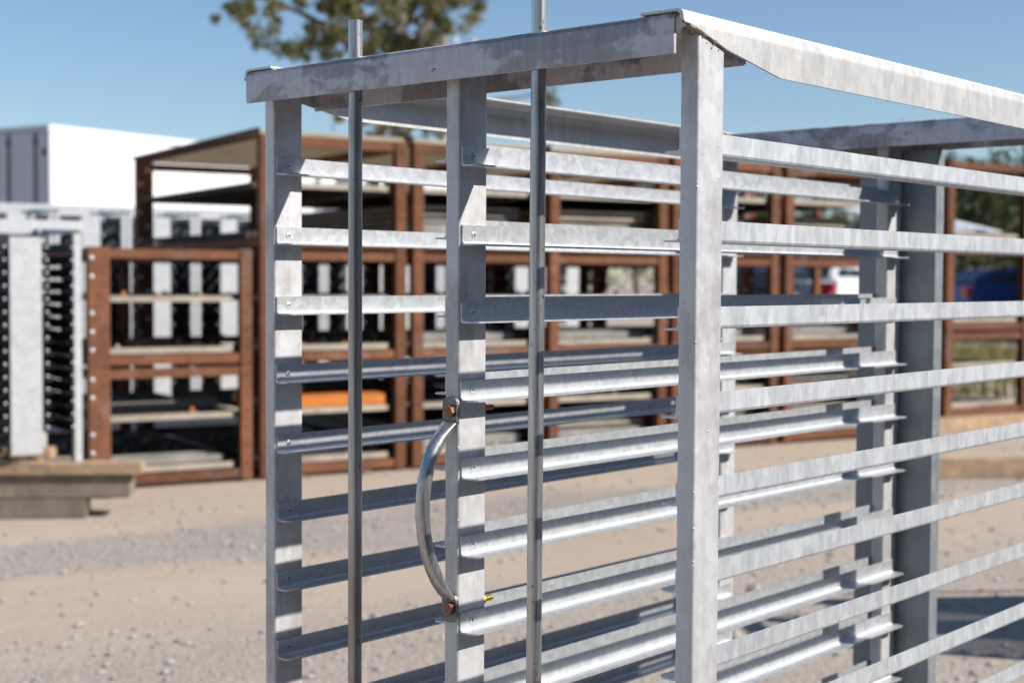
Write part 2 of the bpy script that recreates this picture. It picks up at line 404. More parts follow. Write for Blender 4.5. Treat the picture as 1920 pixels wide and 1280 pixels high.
# side rails: web outside, wide flange turned inwards on top; tapered towards the corner posts
def side_rail(y, s):
    b = MB(K); xe = XR+PA+.030
    t = .003; zt = .2628
    st = [(-.030, .2505), (.0, .2440), (.044, .2315), (.150, .2133), (.156, .2128), (XR-.1, .2128), (XR+.0, .2440), (xe, .2505)]
    outer = lambda zb: [(0, zb), (0, .2470), (.0001, .2490), (.0016, .2585), (.0036, .2612), (.008, zt), (.053, zt)]
    inner = lambda zb: [(.053, zt-.0026), (.010, zt-.0026), (.0060, .2580), (.0031, .2480), (t, .2465), (t, zb)]
    rings = []
    for x, zb in st:
        pr = outer(zb)+inner(zb); rings.append([(x, y+s*p, max(z, zb) if i in (0, 1, 11, 12) else z) for i, (p, z) in enumerate(pr)])
    n = len(rings[0]); vs = [v for R in rings for v in R]; fs = []
    for i in range(len(rings)-1):
        for k in range(n): fs.append((i*n+k, i*n+(k+1) % n, (i+1)*n+(k+1) % n, (i+1)*n+k))
    fs += [list(range(n))[::-1], [(len(rings)-1)*n+k for k in range(n)]]
    b.add(vs, fs); return b
side_rail(-.0032, 1).build('side_rail', M_SIDE, rack)
side_rail(.6772, -1).build('side_rail', M_SIDE, rack)
# weld beads at the near corner
rnd = random.Random(5); wb = MB(K)
path, rad = [], []
for i in range(34):
    t = i/33; x = -.020+t*.066; z = .2478-max(0, x+.012)*.255
    path.append((x, -.0006+rnd.uniform(-.0004, .0003), z-.0008+rnd.uniform(-.0005, .0005))); rad.append(.0017+rnd.random()*.0009+(.0012 if rnd.random() < .15 else 0))
wb.tube(path, rad, 10)
for i in range(5): wb.dome((.012+rnd.random()*.03, -.0001, .236-rnd.random()*.008), (0, -1, 0), .0012, .0009, 8)
for i in range(14):
    t = i/13; wb.dome((-.0004, .001+t*.016, .2445+rnd.uniform(-.0015, .0015)), (-1, -.1, -.3), .0032+rnd.random()*.001, .0022, 8)
for i in range(12):
    t = i/11; wb.dome((-.026+rnd.uniform(-.001, .001), .004+t*.036, .2582-t*.0002), (0, 0, 1), .0026+rnd.random()*.001, .0018, 8)
wb.build('weld', M_WELD, rack)
wb = MB(K)
for i in range(46):
    z = .085-i*.0115+rnd.uniform(-.003, .003)
    if i % 9 < 5: wb.dome((.0215+rnd.uniform(-.0012, .0012), yL+.0001, z), (0, -1, 0), .0010+rnd.random()*.0008, .0008, 8)
wb.build('weld_seam', M_POST, rack)
# slide rails, each a part with its rivet
NL = 13
def row(y, side, z, mat, n=NL, x1=1.093, x0=.003, rv=True):
    first = angle_rail(side, x0, x1).build('slide_rail', mat, rack); first.location = Vector((0, y, z))*K
    if rv: rivet_mesh(side).build('rivet', [mat, M_DARK], first)
    for k in range(1, n):
        c = dup_part(first, rack, (0, 0, -k*.09*K))
        c.location.x += random.uniform(-.0014, .0014); c.location.z += random.uniform(-.0007, .0007)
        c.rotation_euler = (random.uniform(-.018, .018), random.uniform(-.0012, .0012), 0)
row(PB, 1, .1252, M_NRAIL, rv=False)
row(yM, -1, .1250, M_RAIL)
row(yM+PB, 1, .1318, M_RAIL, rv=False)
row(yL, -1, .1290, M_RAIL)
# lock rods standing between channel lip and posts
def rod(y, z1, lean):
    b = MB(K); n = 24; path = [(-.0180+lean*(z-.2)*.3, y+lean*(z-.2), z) for z in [BOT+.02+(z1-BOT-.02)*i/n for i in range(n+1)]]
    b.tube(path, .0084, 24, cap=False)
    # open mouth at the top: a thin wall and a dark bore
    x, yy, z = path[-1]; R = 24; o = []; i_ = []; lo = []
    for k in range(R):
        c, s_ = math.cos(6.28318*k/R), math.sin(6.28318*k/R)
        o.append((x+c*.0084, yy+s_*.0084, z)); i_.append((x+c*.0070, yy+s_*.0070, z)); lo.append((x+c*.0070, yy+s_*.0070, z-.02))
    b.add(o+i_+lo, [(k, (k+1) % R, R+(k+1) % R, R+k) for k in range(R)]+[(R+k, R+(k+1) % R, 2*R+(k+1) % R, 2*R+k) for k in range(R)]+[[2*R+k for k in range(R)]])
    return b.build('lock_rod', M_ROD, rack)
rod(.4810, .3050, .0); rod(.1930, .335, -.004)
# grab handle on the middle post
hp = MB(K); Y = .3350
pts = [(-.006, -.1700), (-.013, -.1765), (-.022, -.1860), (-.032, -.1990), (-.0405, -.2150), (-.0465, -.2350), (-.0490, -.2550), (-.0490, -.2750),
       (-.0465, -.2960), (-.0410, -.3160), (-.0330, -.3350), (-.0240, -.3510), (-.0150, -.3640), (-.0065, -.3730)]
rad = [(.0030, .0112), (.0052, .0102), (.0072, .0092), (.0083, .0085)]+[.0084]*6+[(.0083, .0085), (.0072, .0092), (.0052, .0102), (.0030, .0112)]
# smooth path
P2, R2 = [], []
for i in range(len(pts)-1):
    for q in (0, .5):
        a, b2 = pts[i], pts[i+1]; P2.append((a[0]*(1-q)+b2[0]*q, Y, a[1]*(1-q)+b2[1]*q))
        ra = rad[i] if isinstance(rad[i], tuple) else (rad[i],)*2; rb = rad[i+1] if isinstance(rad[i+1], tuple) else (rad[i+1],)*2
        R2.append(tuple(ra[j]*(1-q)+rb[j]*q for j in (0, 1)))
P2.append((pts[-1][0], Y, pts[-1][1])); R2.append(rad[-1])
hp.tube(P2, R2, 20)
handle = hp.build('handle', M_HAND, rack)
for z0, z1 in ((-.1745, -.1400), (-.4015, -.3690)):
    fb = MB(K); fb.prism(outline_rr(Y-.0112, Y+.0112, z0, z1, .0070, 5), -.0055, -.0008, 0)
    fb.build('mounting_foot', M_PLATE, handle, bevel=.001)
for z in (-.1555, -.3840):
    bb = MB(K); bb.prism([(Y-.004+.0072*math.cos(k*.5236), z+.0072*math.sin(k*.5236)) for k in range(12)], -.0072, -.0056, 0, 1)
    bb.prism([(Y-.004+.0063*math.cos(math.radians(60*k+12)), z+.0063*math.sin(math.radians(60*k+12))) for k in range(6)], -.0122, -.0072, 0, 0)
    bb.dome((-.0122, Y-.004, z), (-1, 0, 0), .0048, .0006, 12, 0)
    bb.build('bolt', [M_BOLT, M_WASH], handle)
    be = MB(K); be.tube([(PA+.0002, Y+.000, z), (PA+.0200, Y+.000, z)], .0034, 12)
    be.prism([(Y+.0058*math.cos(math.radians(60*k)), z+.0058*math.sin(math.radians(60*k))) for k in range(6)], PA+.0003, PA+.006, 0)
    be.build('bolt_end', M_YZ if z < -.3 else M_BOLT, handle)
# back stop plate between the rear posts, folded lips
bp = MB(K); x = XR+PA+.010
bp.box(x, x+.003, .2675, .4095, BOT, .2190); bp.box(x+.003, x+.030, .2675, .2705, BOT, .2190); bp.box(x+.003, x+.030, .4065, .4095, BOT, .2190)
bp.box(XR+PA+.0002, x-.0002, .3300, .3440, BOT, .2150)
bp.build('back_plate', M_SLATE, rack)
# base frame and feet
for x0 in (-.02, XR-.02):
    b = MB(K); b.box(x0, x0+.088, -.004, .679, -1.1, -1.0902); b.box(x0, x0+.003, -.004, .679, -1.12, -1.1001); b.build('base_channel', M_CHAN, rack)
for y0 in (-.004, .655):
    b = MB(K); b.box(.0685, XR-.0205, y0, y0+.024, -1.1, -1.07); b.build('base_rail', M_POST, rack)
for x0 in (0, XR):
    for y0 in (.0, .33, .65):
        b = MB(K); b.box(x0+.008, x0+.042, y0+.002, y0+.022, -1.129, -1.1002); b.build('foot', M_POST, rack)

# ---------------------------------------------------------------- simpler galvanised racks standing about the yard
def yard_rack(label, loc, rz, w=.9, dp=1.5, h=1.85, n=13, group='galvanised racks stored in the yard', plate=.19, panel=True, px=0, slim=1.0):
    """local x = width, seen from -y; posts at the corners, a broad plate mid front and back, angle rails along y"""
    t = thing('storage_rack', label, 'rack', loc, rz, group)
    for x in (0, w-.045):
        for y in (0, dp-.06):
            b = MB(); b.box(x, x+.045, y, y+.06, 0, h); b.build('post', M_FARG, t)
    for y in (-.006, dp):
        b = MB(); b.box(w/2-plate/2+px, w/2+plate/2+px, y, y+.006, .06, h-.1); b.build('back_plate', M_FARG, t)
        b = MB(); b.box(-.01, w+.01, y-.01, y+.10 if y < .5 else y+.02, h, h+.006); b.box(-.01, w+.01, y-.014, y-.010, h-.05, h+.006)
        b.build('top_channel', M_FARG, t)
    for x in (-.004, w):
        b = MB(); b.box(x, x+.004, .0, dp, h-.065, h-.001); b.build('side_rail', M_FARG, t)
    if panel: b = MB(); b.box(.05, w-.05, dp-.02, dp-.012, .03, h-.055); b.build('shade_panel', M_FSHADE, t)  # dark sheet added where the rack interior is only shade
    b = MB(); b.box(0, .003, .005, dp-.025, 0, .06); b.box(.0031, .05, .005, dp-.025, 0, .003)
    b.dome((.012, -.002, .03), (0, -1, 0), .010, .007, 8, 1)  # pale nub holds the glint of each rail end as colour
    rl = None
    for x, s in ((.0455, 1), (w/2+px-plate/2-.02, -1), (w/2+px+plate/2+.02, 1), (w-.0455, -1)):
        for k in range(n):
            z = h-.19-k*(h-.3)/n
            if rl is None: rl = b.build('slide_rail', [M_FSHADE, M_FARG], t); o = rl
            else: o = rl.copy(); COL.objects.link(o); o.parent = t
            o.location = (x, 0, z); o.scale = (s*slim, 1, slim)
    return t

# ---------------------------------------------------------------- rusty stacking frames
def corr(b, x0, x1, y0, y1, z, amp=.022, pitch=.13, t=.004, mi=0):
    """corrugated deck, ribs along x, profile along y"""
    n = max(2, int((y1-y0)/pitch)); pr = []
    for i in range(n):
        y = y0+i*(y1-y0)/n; w = (y1-y0)/n
        pr += [(y, z), (y+w*.35, z), (y+w*.45, z+amp), (y+w*.9, z+amp)]
    pr.append((y1, z)); lo = [(y, zz-t) for y, zz in pr[::-1]]
    b.prism(pr+lo, x0, x1, 0, mi)
SW, SD, SH = 1.2, 3.2, .845
def stack_frame(label, loc, rz, decks=(.1, .47), roof=False, lit_holes=False, feet=False, deep=(9, 9)):
    t = thing('stacking_frame', label, 'stacking frame', loc, rz, 'rusty stacking frames in a row across the yard')
    pw = .085
    for i, (x, y) in enumerate(((0, 0), (SW-pw, 0), (0, SD-pw), (SW-pw, SD-pw))):
        b = MB(); xx = x
        wid = .15 if (lit_holes and i == 0) or i == 2 else pw
        b.box(xx, xx+wid, y, y+.006, .0, SH); b.box(xx, xx+.006, y+.006, y+pw, .0, SH) if x == 0 else b.box(xx+wid-.006, xx+wid, y+.006, y+pw, 0, SH)
        b.box(xx+.006, xx+wid-.006, y+pw-.006, y+pw, 0, SH)
        nh = 6
        for k in range(nh):
            z = .12+k*(SH-.2)/(nh-1)
            if lit_holes and i == 0 and k % 4 != 3: b.dome((xx+.022, y-.0005, z), (0, -1, 0), .018, .008, 10, 1)  # pale domes stand in for light coming through post openings
            elif i == 2: b.dome((xx+.03+.07*(k % 2), y-.0005, z), (0, -1, 0), .02, .008, 10, 1)  # pale domes stand in for blurred highlights on the back post
            elif i == 1 or i == 0: b.dome((xx+wid*.5, y-.0005, z), (0, -1, 0), .012, .006, 8, 2)
        b.build('post', [M_RUST, M_FARG, M_RUSTD], t)
    for z in (.012, SH-.078):
        for (x0, x1, y0, y1) in ((pw, SW-pw, .012, .05), (pw, SW-pw, SD-.05, SD-.012), (.012, .05, pw, SD-pw), (SW-.05, SW-.012, pw, SD-pw)):
            if roof and z > .5 and x1 < .1: continue
            b = MB(); b.box(x0+(.0655 if lit_holes and x0 == pw and y0 < 1 else 0), x1, y0, y1, z, z+.066); b.build('beam', M_RUST, t)
    for z, dm in zip(decks, deep):
        b = MB(); corr(b, .055, SW-.055, .06, min(dm, SD-.06), z)
        b.box(.055, SW-.13, .052, .0595, z-.012, z+.03, 1)
        if roof:
            for q_ in range(int(min(dm, SD-.12)/.13)): b.box(.02, .0545, q_*.13+.09, q_*.13+.14, z-.01, z+.035, 0)
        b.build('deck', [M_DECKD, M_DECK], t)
    if roof:
        b = MB(); corr(b, .0, SW, .0, SD, SH+.004, .03, .13); b.build('roof_sheet', M_SHEET, t)
        b = MB(); b.box(-.02, -.002, 0, SD, SH+.018, SH+.045)
        for q_ in range(int(SD/.13)): b.box(-.02, .012, q_*.13+.03, q_*.13+.085, SH-.032, SH+.0179)
        b.build('roof_edge', M_RUSTD, t)
    return t
U = Vector((.858, .512)); Bk = Vector((-.512, .858)); P0 = Vector((-1.86, 10.85)); RZ = ang(U.x, U.y)
def rowpt(s, bck=0, z=0): q = P0+U*s+Bk*bck; return G(q.x, q.y, z)
names = ['two high stack at the far left', 'tall stack left of the middle post', 'stack right of the middle post',
         'stack just left of the near post', 'stack just right of the near post', 'stack partly behind the dark back plate', 'separate stack at the right edge']
tier = ['bottom', 'middle', 'top']
for i, s in enumerate((-1.27, 0, 1.27, 2.54, 3.81, 5.10, 7.2)):
    n = 2 if i == 0 else 3; base = .02 if i < 6 else .16
    for k in range(n):
        stack_frame(f'rusty steel frame, {tier[k] if n == 3 else ("lower" if k == 0 else "upper")} tier of the {names[i]}',
                    rowpt(s, 0, base+k*(SH+.006)), RZ, roof=(k == 2 and i < 6), lit_holes=(i == 0), deep=((2.3, 2.3), (.75, 2.9), (9, 9))[k] if i < 2 else (9, 9),
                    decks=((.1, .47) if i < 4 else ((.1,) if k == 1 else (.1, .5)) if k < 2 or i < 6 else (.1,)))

# goods lying on the decks
def bar(label, s, bck, z, L, w, h, mat, name='steel_bar', cat='bar', rz=0):
    b = MB(); b.box(0, L, 0, w, 0, h); b.box(.01, L-.01, w*.3, w*.7, h, h+.012)
    o = b.build(name, mat, None, bevel=.004); o.location = rowpt(s, bck, z); o.rotation_euler = (0, 0, RZ+rz); tag(o, label, cat, 'loose bars lying on the frame decks')
z1 = .02+.47+.028
bar('orange painted steel bar on the lower deck of the tall left stack', .1, .066, z1+.004, .95, .12, .085, M_ORNG)
bar('second orange bar further back on the lower deck of the tall left stack', .12, .8, z1, .9, .14, .07, M_ORNG, rz=.04)
bar('grey steel bar between the two orange bars on the same deck', .15, .45, z1, .85, .12, .05, M_BARG)
bar('grey bar on the lowest deck of the short stack', -1.15, .12, .02+.1+.028, .9, .3, .05, M_BARG)
bar('orange bar end on the lower deck of the short stack', -.55, .7, z1, .45, .12, .06, M_ORNG)
bar('grey bar on the middle deck of the short stack', -1.15, .4, z1, .95, .3, .07, M_BARG)
for i, s in enumerate((1.4, 2.7, 4.0, 5.25)):
    where = ['second tall stack', 'third tall stack', 'fourth tall stack', 'fifth tall stack'][i]
    bar(f'long grey bar on the top tier deck of the {where} from the left', s, .1, .02+2*(SH+.006)+.128, .95, .35, .09, M_BARG)
    bar(f'grey bar on the mid tier deck of the {where} from the left', s, .2, .02+(SH+.006)+.128, .9, .3, .06, M_BARG)
    bar(f'grey bar on the bottom tier deck of the {where} from the left', s, .12, .02+.128, .92, .3, .08, M_BARG)
for i, s_ in enumerate((1.27, 2.54, 3.81, 5.10)):
    for k in range(3):
        for jj, (dz, nn) in enumerate(((((.13, 3),) if i < 2 else ((.13, 4), (.5, 3))) if k == 0 else () if k == 1 else ((.13, 5),))):
            rr = random.Random(i*9+k*3+jj); b = MB(); z = 0
            for q_ in range(nn):
                b.box(rr.uniform(0, .04), .98-rr.uniform(0, .06), rr.uniform(0, .06), 2.7, z, z+.022, 0); b.box(.05, .9, .12, 2.6, z+.0221, z+.052, 1); z += .0525
            o = b.build('sheet_pile', [M_DECK if (i+k+jj) % 2 else M_BARG, M_RUSTD]); o.location = rowpt(s_+.11, .15, .02+k*(SH+.006)+dz+.002); o.rotation_euler = (0, 0, RZ)
            tag(o, f'dusty sheets on the {["lower", "upper"][jj]} deck, {tier[k]} tier, {names[i+2]}', 'sheet pile', 'piles of sheets in the rusty frames')
rnd = random.Random(11); deb = MB()
for i in range(700):
    st = rnd.choice((-1.27, 0, 0, 1.27, 2.54, 3.81, 5.1)); tr = rnd.choice((0, 0, 1)); dz = rnd.choice((.1, .47))
    p = rowpt(st+.15+rnd.random()*.9, .1+rnd.random()*1.6, .02+tr*(SH+.006)+dz+.027); s = .012+rnd.random()*.02
    q = Vector((rnd.random()-.5, rnd.random()-.5)).normalized()*s
    deb.add([(p.x+q.x, p.y+q.y, p.z), (p.x-q.y, p.y+q.x, p.z), (p.x-q.x, p.y-q.y, p.z), (p.x+q.y, p.y-q.x, p.z), (p.x, p.y, p.z+s*1.3)],
            [(0, 1, 4), (1, 2, 4), (2, 3, 4), (3, 0, 4), (0, 3, 2, 1)], rnd.choice((0, 0, 1, 2)))
tag(deb.build('steel_offcuts', [M_DECK, M_BARG, M_ORNG]), 'small loose offcuts strewn over the decks of the rusty frames', 'offcuts', kind='stuff')

# timber bearers under the right hand stack and on the ground
def timber(label, r, d, z, L, w, h, mat, rz, grp='timber bearers and planks in the yard'):
    b = MB(); b.box(0, L, 0, w, 0, h); o = b.build('timber', mat, None, bevel=.008); o.location = G(r, d, z); o.rotation_euler = (0, 0, rz)
    tag(o, label, 'timber', grp)
q = P0+U*7.05-Bk*.05
timber('pale timber bearer under the right hand rusty stack', q.x, q.y, 0, 1.6, .16, .158, M_WOODA, RZ)
timber('second pale bearer under the back of the right hand rusty stack', (q+Bk*2.3).x, (q+Bk*2.3).y, 0, 1.6, .16, .158, M_WOODA, RZ)
timber('pale squared timber lying on the ground in front of the right hand stack', 3.05, 11.1, 0, 1.25, .16, .15, M_WOODA, ang(1, .12))
for i, s in enumerate((.25, .8, 1.6, 2.2)):
    q = P0+U*s-Bk*.02; b = MB(); b.box(0, .09, -.06, .35, 0, .018)
    o = b.build('timber_offcut', M_WOODB); o.location = G(q.x, q.y, 0); o.rotation_euler = (0, 0, RZ)
    tag(o, ['thin timber packer under the front of the tall left stack, left one', 'thin timber packer under the front of the tall left stack, right one', 'thin packer under the second tall stack, left one', 'thin packer under the second tall stack, right one'][i], 'timber', 'packers under the stacks')

# timber pile with a galvanised rack on it, far left
PR = ang(1, .10)
def pl(r, d, z, L, w, h, mat, label): timber(label, r, d, z, L, w, h, mat, PR, 'planks of the low timber pile at the left')
pl(-4.2, 8.92, 0, 1.56, .16, .125, M_WOODB, 'grey brown lowest timber at the front of the left pile')
pl(-4.2, 9.75, 0, 1.5, .16, .125, M_WOODB, 'grey lowest timber at the back of the left pile')
pl(-4.2, 8.93, .126, 1.82, .24, .145, M_WOODB, 'weathered grey middle timber at the front of the left pile')
pl(-4.2, 9.7, .126, 1.2, .24, .145, M_WOODB, 'weathered grey middle timber at the back of the left pile')
pl(-4.2, 8.90, .272, 1.90, .20, .072, M_WOODA, 'front pale plank on top of the left timber pile')
pl(-4.2, 9.15, .272, 1.2, .16, .070, M_WOODA, 'second pale plank on top of the left timber pile')
pl(-4.2, 9.72, .272, 1.1, .20, .072, M_WOODA, 'rearmost pale plank on top of the left timber pile')
yard_rack('galvanised rack standing on the timber pile at the left edge', G(-3.44, 8.75, .346), RZ, w=.86, dp=1.0, h=1.5, n=15, plate=.19, px=.09)

# rows of galvanised racks behind the rusty frames
CL = ['at the far left below the trailer doors', 'second from the left, below the trailer', 'third from the left, behind the short stack', 'fourth from the left, beside the left post',
      'hidden largely by the left post', 'seen left of the left rod', 'seen right of the left rod', 'seen beside the middle post', 'seen left of the right rod', 'seen left of the near post']
for i, k in enumerate(range(-2, 8)):
    q = Vector((-3.94, 16.5))+U*(k*.79-.39)
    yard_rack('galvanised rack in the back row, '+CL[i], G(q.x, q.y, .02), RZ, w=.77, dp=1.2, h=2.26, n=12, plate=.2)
for i in range(3):  # unseen racks added to cut light bouncing off the ground
    yard_rack('unseen galvanised rack added at the right for shade, '+['nearest', 'middle', 'farthest'][i]+' of three in a line', (-.4+i*1.75, -3.75, 0), 0, w=1.6, dp=1.15, h=1.85, n=12)
# unseen dark block added beyond the right edge to cut sky light there
t = thing('light_blocker', 'long unseen dark block added beyond the right edge to cut sky light', 'light blocker', (-16, -8.4, 0), 0)
b = MB(); b.box(0, 52, -9, 0, 0, 5.3); b.build('wall', M_CLAD, t)
b = MB(); b.prism([(-9.3, 5.301), (.25, 5.301), (-4.5, 7.2)], -.3, 52.3, 0); b.build('roof', M_CLAD, t)
for x_ in (6, 16, 26, 36): b = MB(); b.box(x_, x_+4, .002, .06, 0, 4.2); b.build('blocker_door', M_DTRIM, t)
# a rack out of frame on the right whose striped shadow falls into the picture
yard_rack('galvanised rack beyond the right edge casting a striped shadow on the gravel', G(3.25, 6.3, 0), ang(1, .1)-math.pi/2, w=.9, dp=2.4, h=1.85, n=15, plate=.12, panel=False, slim=.75)

# ---------------------------------------------------------------- white trailer and truck body
def trailer(label, c, dirs, L, W_, H, zf=1.1):
    """box body on wheels; c = near corner, dirs = yaw of the long side; width goes to the left of it"""
    t = thing('box_trailer', label, 'trailer', c, dirs)
    b = MB(); b.box(0.03, L, 0.03, W_-.03, zf, H-.03); b.build('body', M_WHITE, t)
    b = MB()
    for z0, z1 in ((zf-.06, zf+.06), (H-.1, H)):
        b.box(0, L, -.01, .03, z0, z1); b.box(0, L, W_-.03, W_+.01, z0, z1)
    b.build('edge_trim', M_WHITE, t)
    b = MB(); b.box(-.03, .0299, .0, W_, H-.09, H+.005); b.box(-.03, .0299, .0, W_, zf-.08, zf+.03)
    b.box(-.03, .0299, -.012, .05, zf+.0301, H-.0901); b.box(-.03, .0299, W_-.05, W_+.012, zf+.0301, H-.0901); b.build('door_frame', M_DTRIM if False else M_GREYP, t)
    for y0, y1 in ((.06, W_/2-.01), (W_/2+.01, W_-.06)):
        d = MB(); d.box(-.035, .0295, y0, y1, zf+.05, H-.11); dd = d.build('door', M_GREYP, t)
        for y in (y0+.25, y1-.3):
            q = MB(); q.tube([(-.055, y, zf+.05), (-.055, y, H-.12)], .02, 8); q.box(-.06, -.036, y-.04, y+.04, H-.3, H-.22); q.box(-.06, -.036, y-.04, y+.04, zf+.2, zf+.28)
            q.build('lock_bar', M_DTRIM, dd)
        for z in (zf+.4, zf+1.2, H-.5):
            q = MB(); yy = y0 if y0 < .5 else y1-.08; q.box(-.05, -.0355, yy, yy+.08, z, z+.12); q.build('hinge', M_DTRIM, dd)
    b = MB(); x_ = 1.2
    while x_ < L-.2:
        for yy in (.0295, W_-.0295): b.box(x_-.02, x_+.02, yy-.004 if yy < 1 else yy, yy if yy < 1 else yy+.004, zf+.061, H-.101)
        x_ += 1.22
    b.build('panel_joint', M_JOINT, t)
    for x_ in (.3, L/2, L-.3): b = MB(); b.box(x_-.06, x_+.06, -.02, -.0101, zf-.02, zf+.02); b.build('marker_light', M_ORC, t)
    b = MB(); b.box(.4, L-.5, .5, .62, .75, zf-.061); b.box(.4, L-.5, W_-.62, W_-.5, .75, zf-.061)
    b.build('chassis', M_DTRIM, t)
    for x in (1.6, 2.8, L-1.5):
        for y0 in (.08, W_-.36):
            w = MB(); w.tube([(x, y0, .5), (x, y0+.28, .5)], .5, 24); wh = w.build('tyre', M_TYRE, t)
            w = MB(); w.tube([(x, y0-.01, .5), (x, y0+.29, .5)], .26, 16); w.build('rim', M_CHROME, wh)
    return t
trailer('long white box trailer with grey rear doors behind the racks at the left', G(-7.55, 24.0), ang(1.7, 2.6), 13.5, 2.6, 3.98)
trailer('white box trailer at the right edge in front of the tree belt', G(12.5, 36), ang(1, -.38), 8, 2.5, 4.2)

# ---------------------------------------------------------------- cars
def car(label, loc, rz, paint, tall=1.45, hbr=.58, grp='cars parked beyond the frames'):
    t = thing('parked_car', label, 'car', loc, rz, grp); L, Wd = 4.6, 1.8
    hb = tall*hbr
    side = [(-2.3, .35), (-2.3, .75), (-2.15, hb), (-1.3, hb+.05), (1.0, hb+.04), (2.05, hb-.12), (2.3, .65), (2.28, .35), (1.85, .25), (-1.9, .25)]
    b = MB(); b.prism(side, -Wd/2, Wd/2, 1); b.build('body', paint, t, bevel=.06, seg=3)
    cab = [(-2.05, hb+.02), (-1.75, tall-.08), (-1.4, tall), (.05, tall), (.4, tall-.06), (1.05, hb+.03)]
    b = MB(); b.prism(cab, -Wd/2+.12, Wd/2-.12, 1); b.build('cabin', paint, t, bevel=.06, seg=3)
    for s in (-1, 1):
        y = s*(Wd/2-.118)
        for xs in (((-1.8, hb+.07), (-1.55, tall-.12), (-.65, tall-.12), (-.65, hb+.07)), ((-.58, hb+.07), (-.58, tall-.12), (.25, tall-.14), (.8, hb+.07))):
            b = MB(); b.prism(list(xs), y-.008, y+.008, 1); b.build('side_window', M_GLASS, t)
        b = MB(); b.box(2.2, 2.31, s*.62-.2, s*.62+.2, .62, .76); b.build('headlight', M_CHROME, t)
        b = MB(); b.box(-2.33, -2.2, s*.68-.16, s*.68+.16, hb-.34, hb-.06); b.build('tail_light', M_RED, t)
        for x in (-1.4, 1.4):
            w = MB(); w.tube([(x, s*.92, .33), (x, s*.70, .33)], .33, 20); wh = w.build('tyre', M_TYRE, t)
            w = MB(); w.tube([(x, s*.93, .33), (x, s*.72, .33)], .2, 14); w.build('rim', M_CHROME, wh)
    b = MB(); b.add([(.42, -.7, tall-.07), (.42, .7, tall-.07), (1.06, .72, hb+.06), (1.06, -.72, hb+.06)], [(0, 1, 2, 3)]); b.add([(.41, -.7, tall-.1), (.41, .7, tall-.1), (1.03, .72, hb+.05), (1.03, -.72, hb+.05)], [(3, 2, 1, 0)])
    b.build('windscreen', M_GLASS, t)
    b = MB(); b.add([(-1.8, -.66, tall-.1), (-1.8, .66, tall-.1), (-2.07, .68, hb+.06), (-2.07, -.68, hb+.06)], [(0, 1, 2, 3)]); b.build('rear_window', M_GLASS, t)
    return t
car('white tall car parked beyond the frames right of the near post', G(7.3, 34.5), ang(.45, .9), M_CARW, 1.92, .8)
car('dark blue car with a red tail light beyond the frames, beside the near post', G(5.55, 32), ang(.35, .94), M_CARD, 1.8, .72)
car('bright blue tall car parked beyond the right hand stack', G(13.9, 39), ang(1, .15), M_CARB, 1.85, .78)

# white ribbed sheet on the right hand stack
b = MB(); n = 16
pr = []
for i in range(n): pr += [(i*.07, .0), (i*.07+.035, .022)]
pr.append((n*.07, 0)); b.prism(pr+[(x_, z_-.01) for x_, z_ in pr[::-1]], 0, 1.5, 1)
o = b.build('ribbed_sheet', M_WHITE); o.location = rowpt(7.26, .35, .16+2*(SH+.006)+.16); o.rotation_euler = (math.radians(12), 0, RZ)
tag(o, 'white ribbed sheet leaning in the top of the right hand rusty stack', 'roof sheet')

# ---------------------------------------------------------------- trees
def crown(name, blobs, mat, n, leaf, seed, parent, wispy=False):
    rnd = random.Random(seed); vs = []; fs = []
    tot = sum(r**2 for *_, r in blobs)
    for (x, y, z, r) in blobs:
        k = int(n*r*r/tot); sub = []
        for _ in range(max(4, int(r*16))):
            v = Vector((rnd.gauss(0, 1), rnd.gauss(0, 1), rnd.gauss(0, .75))).normalized()*r*rnd.random()**.45
            sub.append((Vector((x, y, z))+v*(1.25 if wispy else 1), (.07+rnd.random()*.17) if wispy else r*(.2+rnd.random()*.3)))
        for _ in range(k):
            c, sr = rnd.choice(sub)
            p = c+Vector((rnd.gauss(0, .5), rnd.gauss(0, .5), rnd.gauss(0, .42)))*sr
            a = Vector((rnd.uniform(-1, 1), rnd.uniform(-1, 1), rnd.uniform(-1, .4))).normalized(); c2 = a.orthogonal().normalized()
            c2.rotate(Matrix.Rotation(rnd.random()*6.28, 3, a)); l = leaf*(.6+rnd.random()*.8); w = l*.4
            i = len(vs); vs += [tuple(p-a*l*.5), tuple(p+c2*w*.5), tuple(p+a*l*.5), tuple(p-c2*w*.5)]; fs.append((i, i+1, i+2, i+3))
    me = bpy.data.meshes.new(name); me.from_pydata(vs, [], fs); me.materials.append(mat); me.update()
    o = bpy.data.objects.new(name, me); COL.objects.link(o); o.parent = parent; return o
def limb(b, p0, p1, r0, r1, seed):
    rnd = random.Random(seed); n = 7; p0, p1 = Vector(p0), Vector(p1); L = (p1-p0).length; path = []; rad = []
    for i in range(n+1):
        t = i/n; j = Vector((rnd.uniform(-1, 1), rnd.uniform(-1, 1), rnd.uniform(-.4, .4)))*L*.035*(1 if 0 < i < n else 0)
        path.append(tuple(p0.lerp(p1, t)+j)); rad.append(r0+(r1-r0)*t)
    b.tube(path, rad, 8)
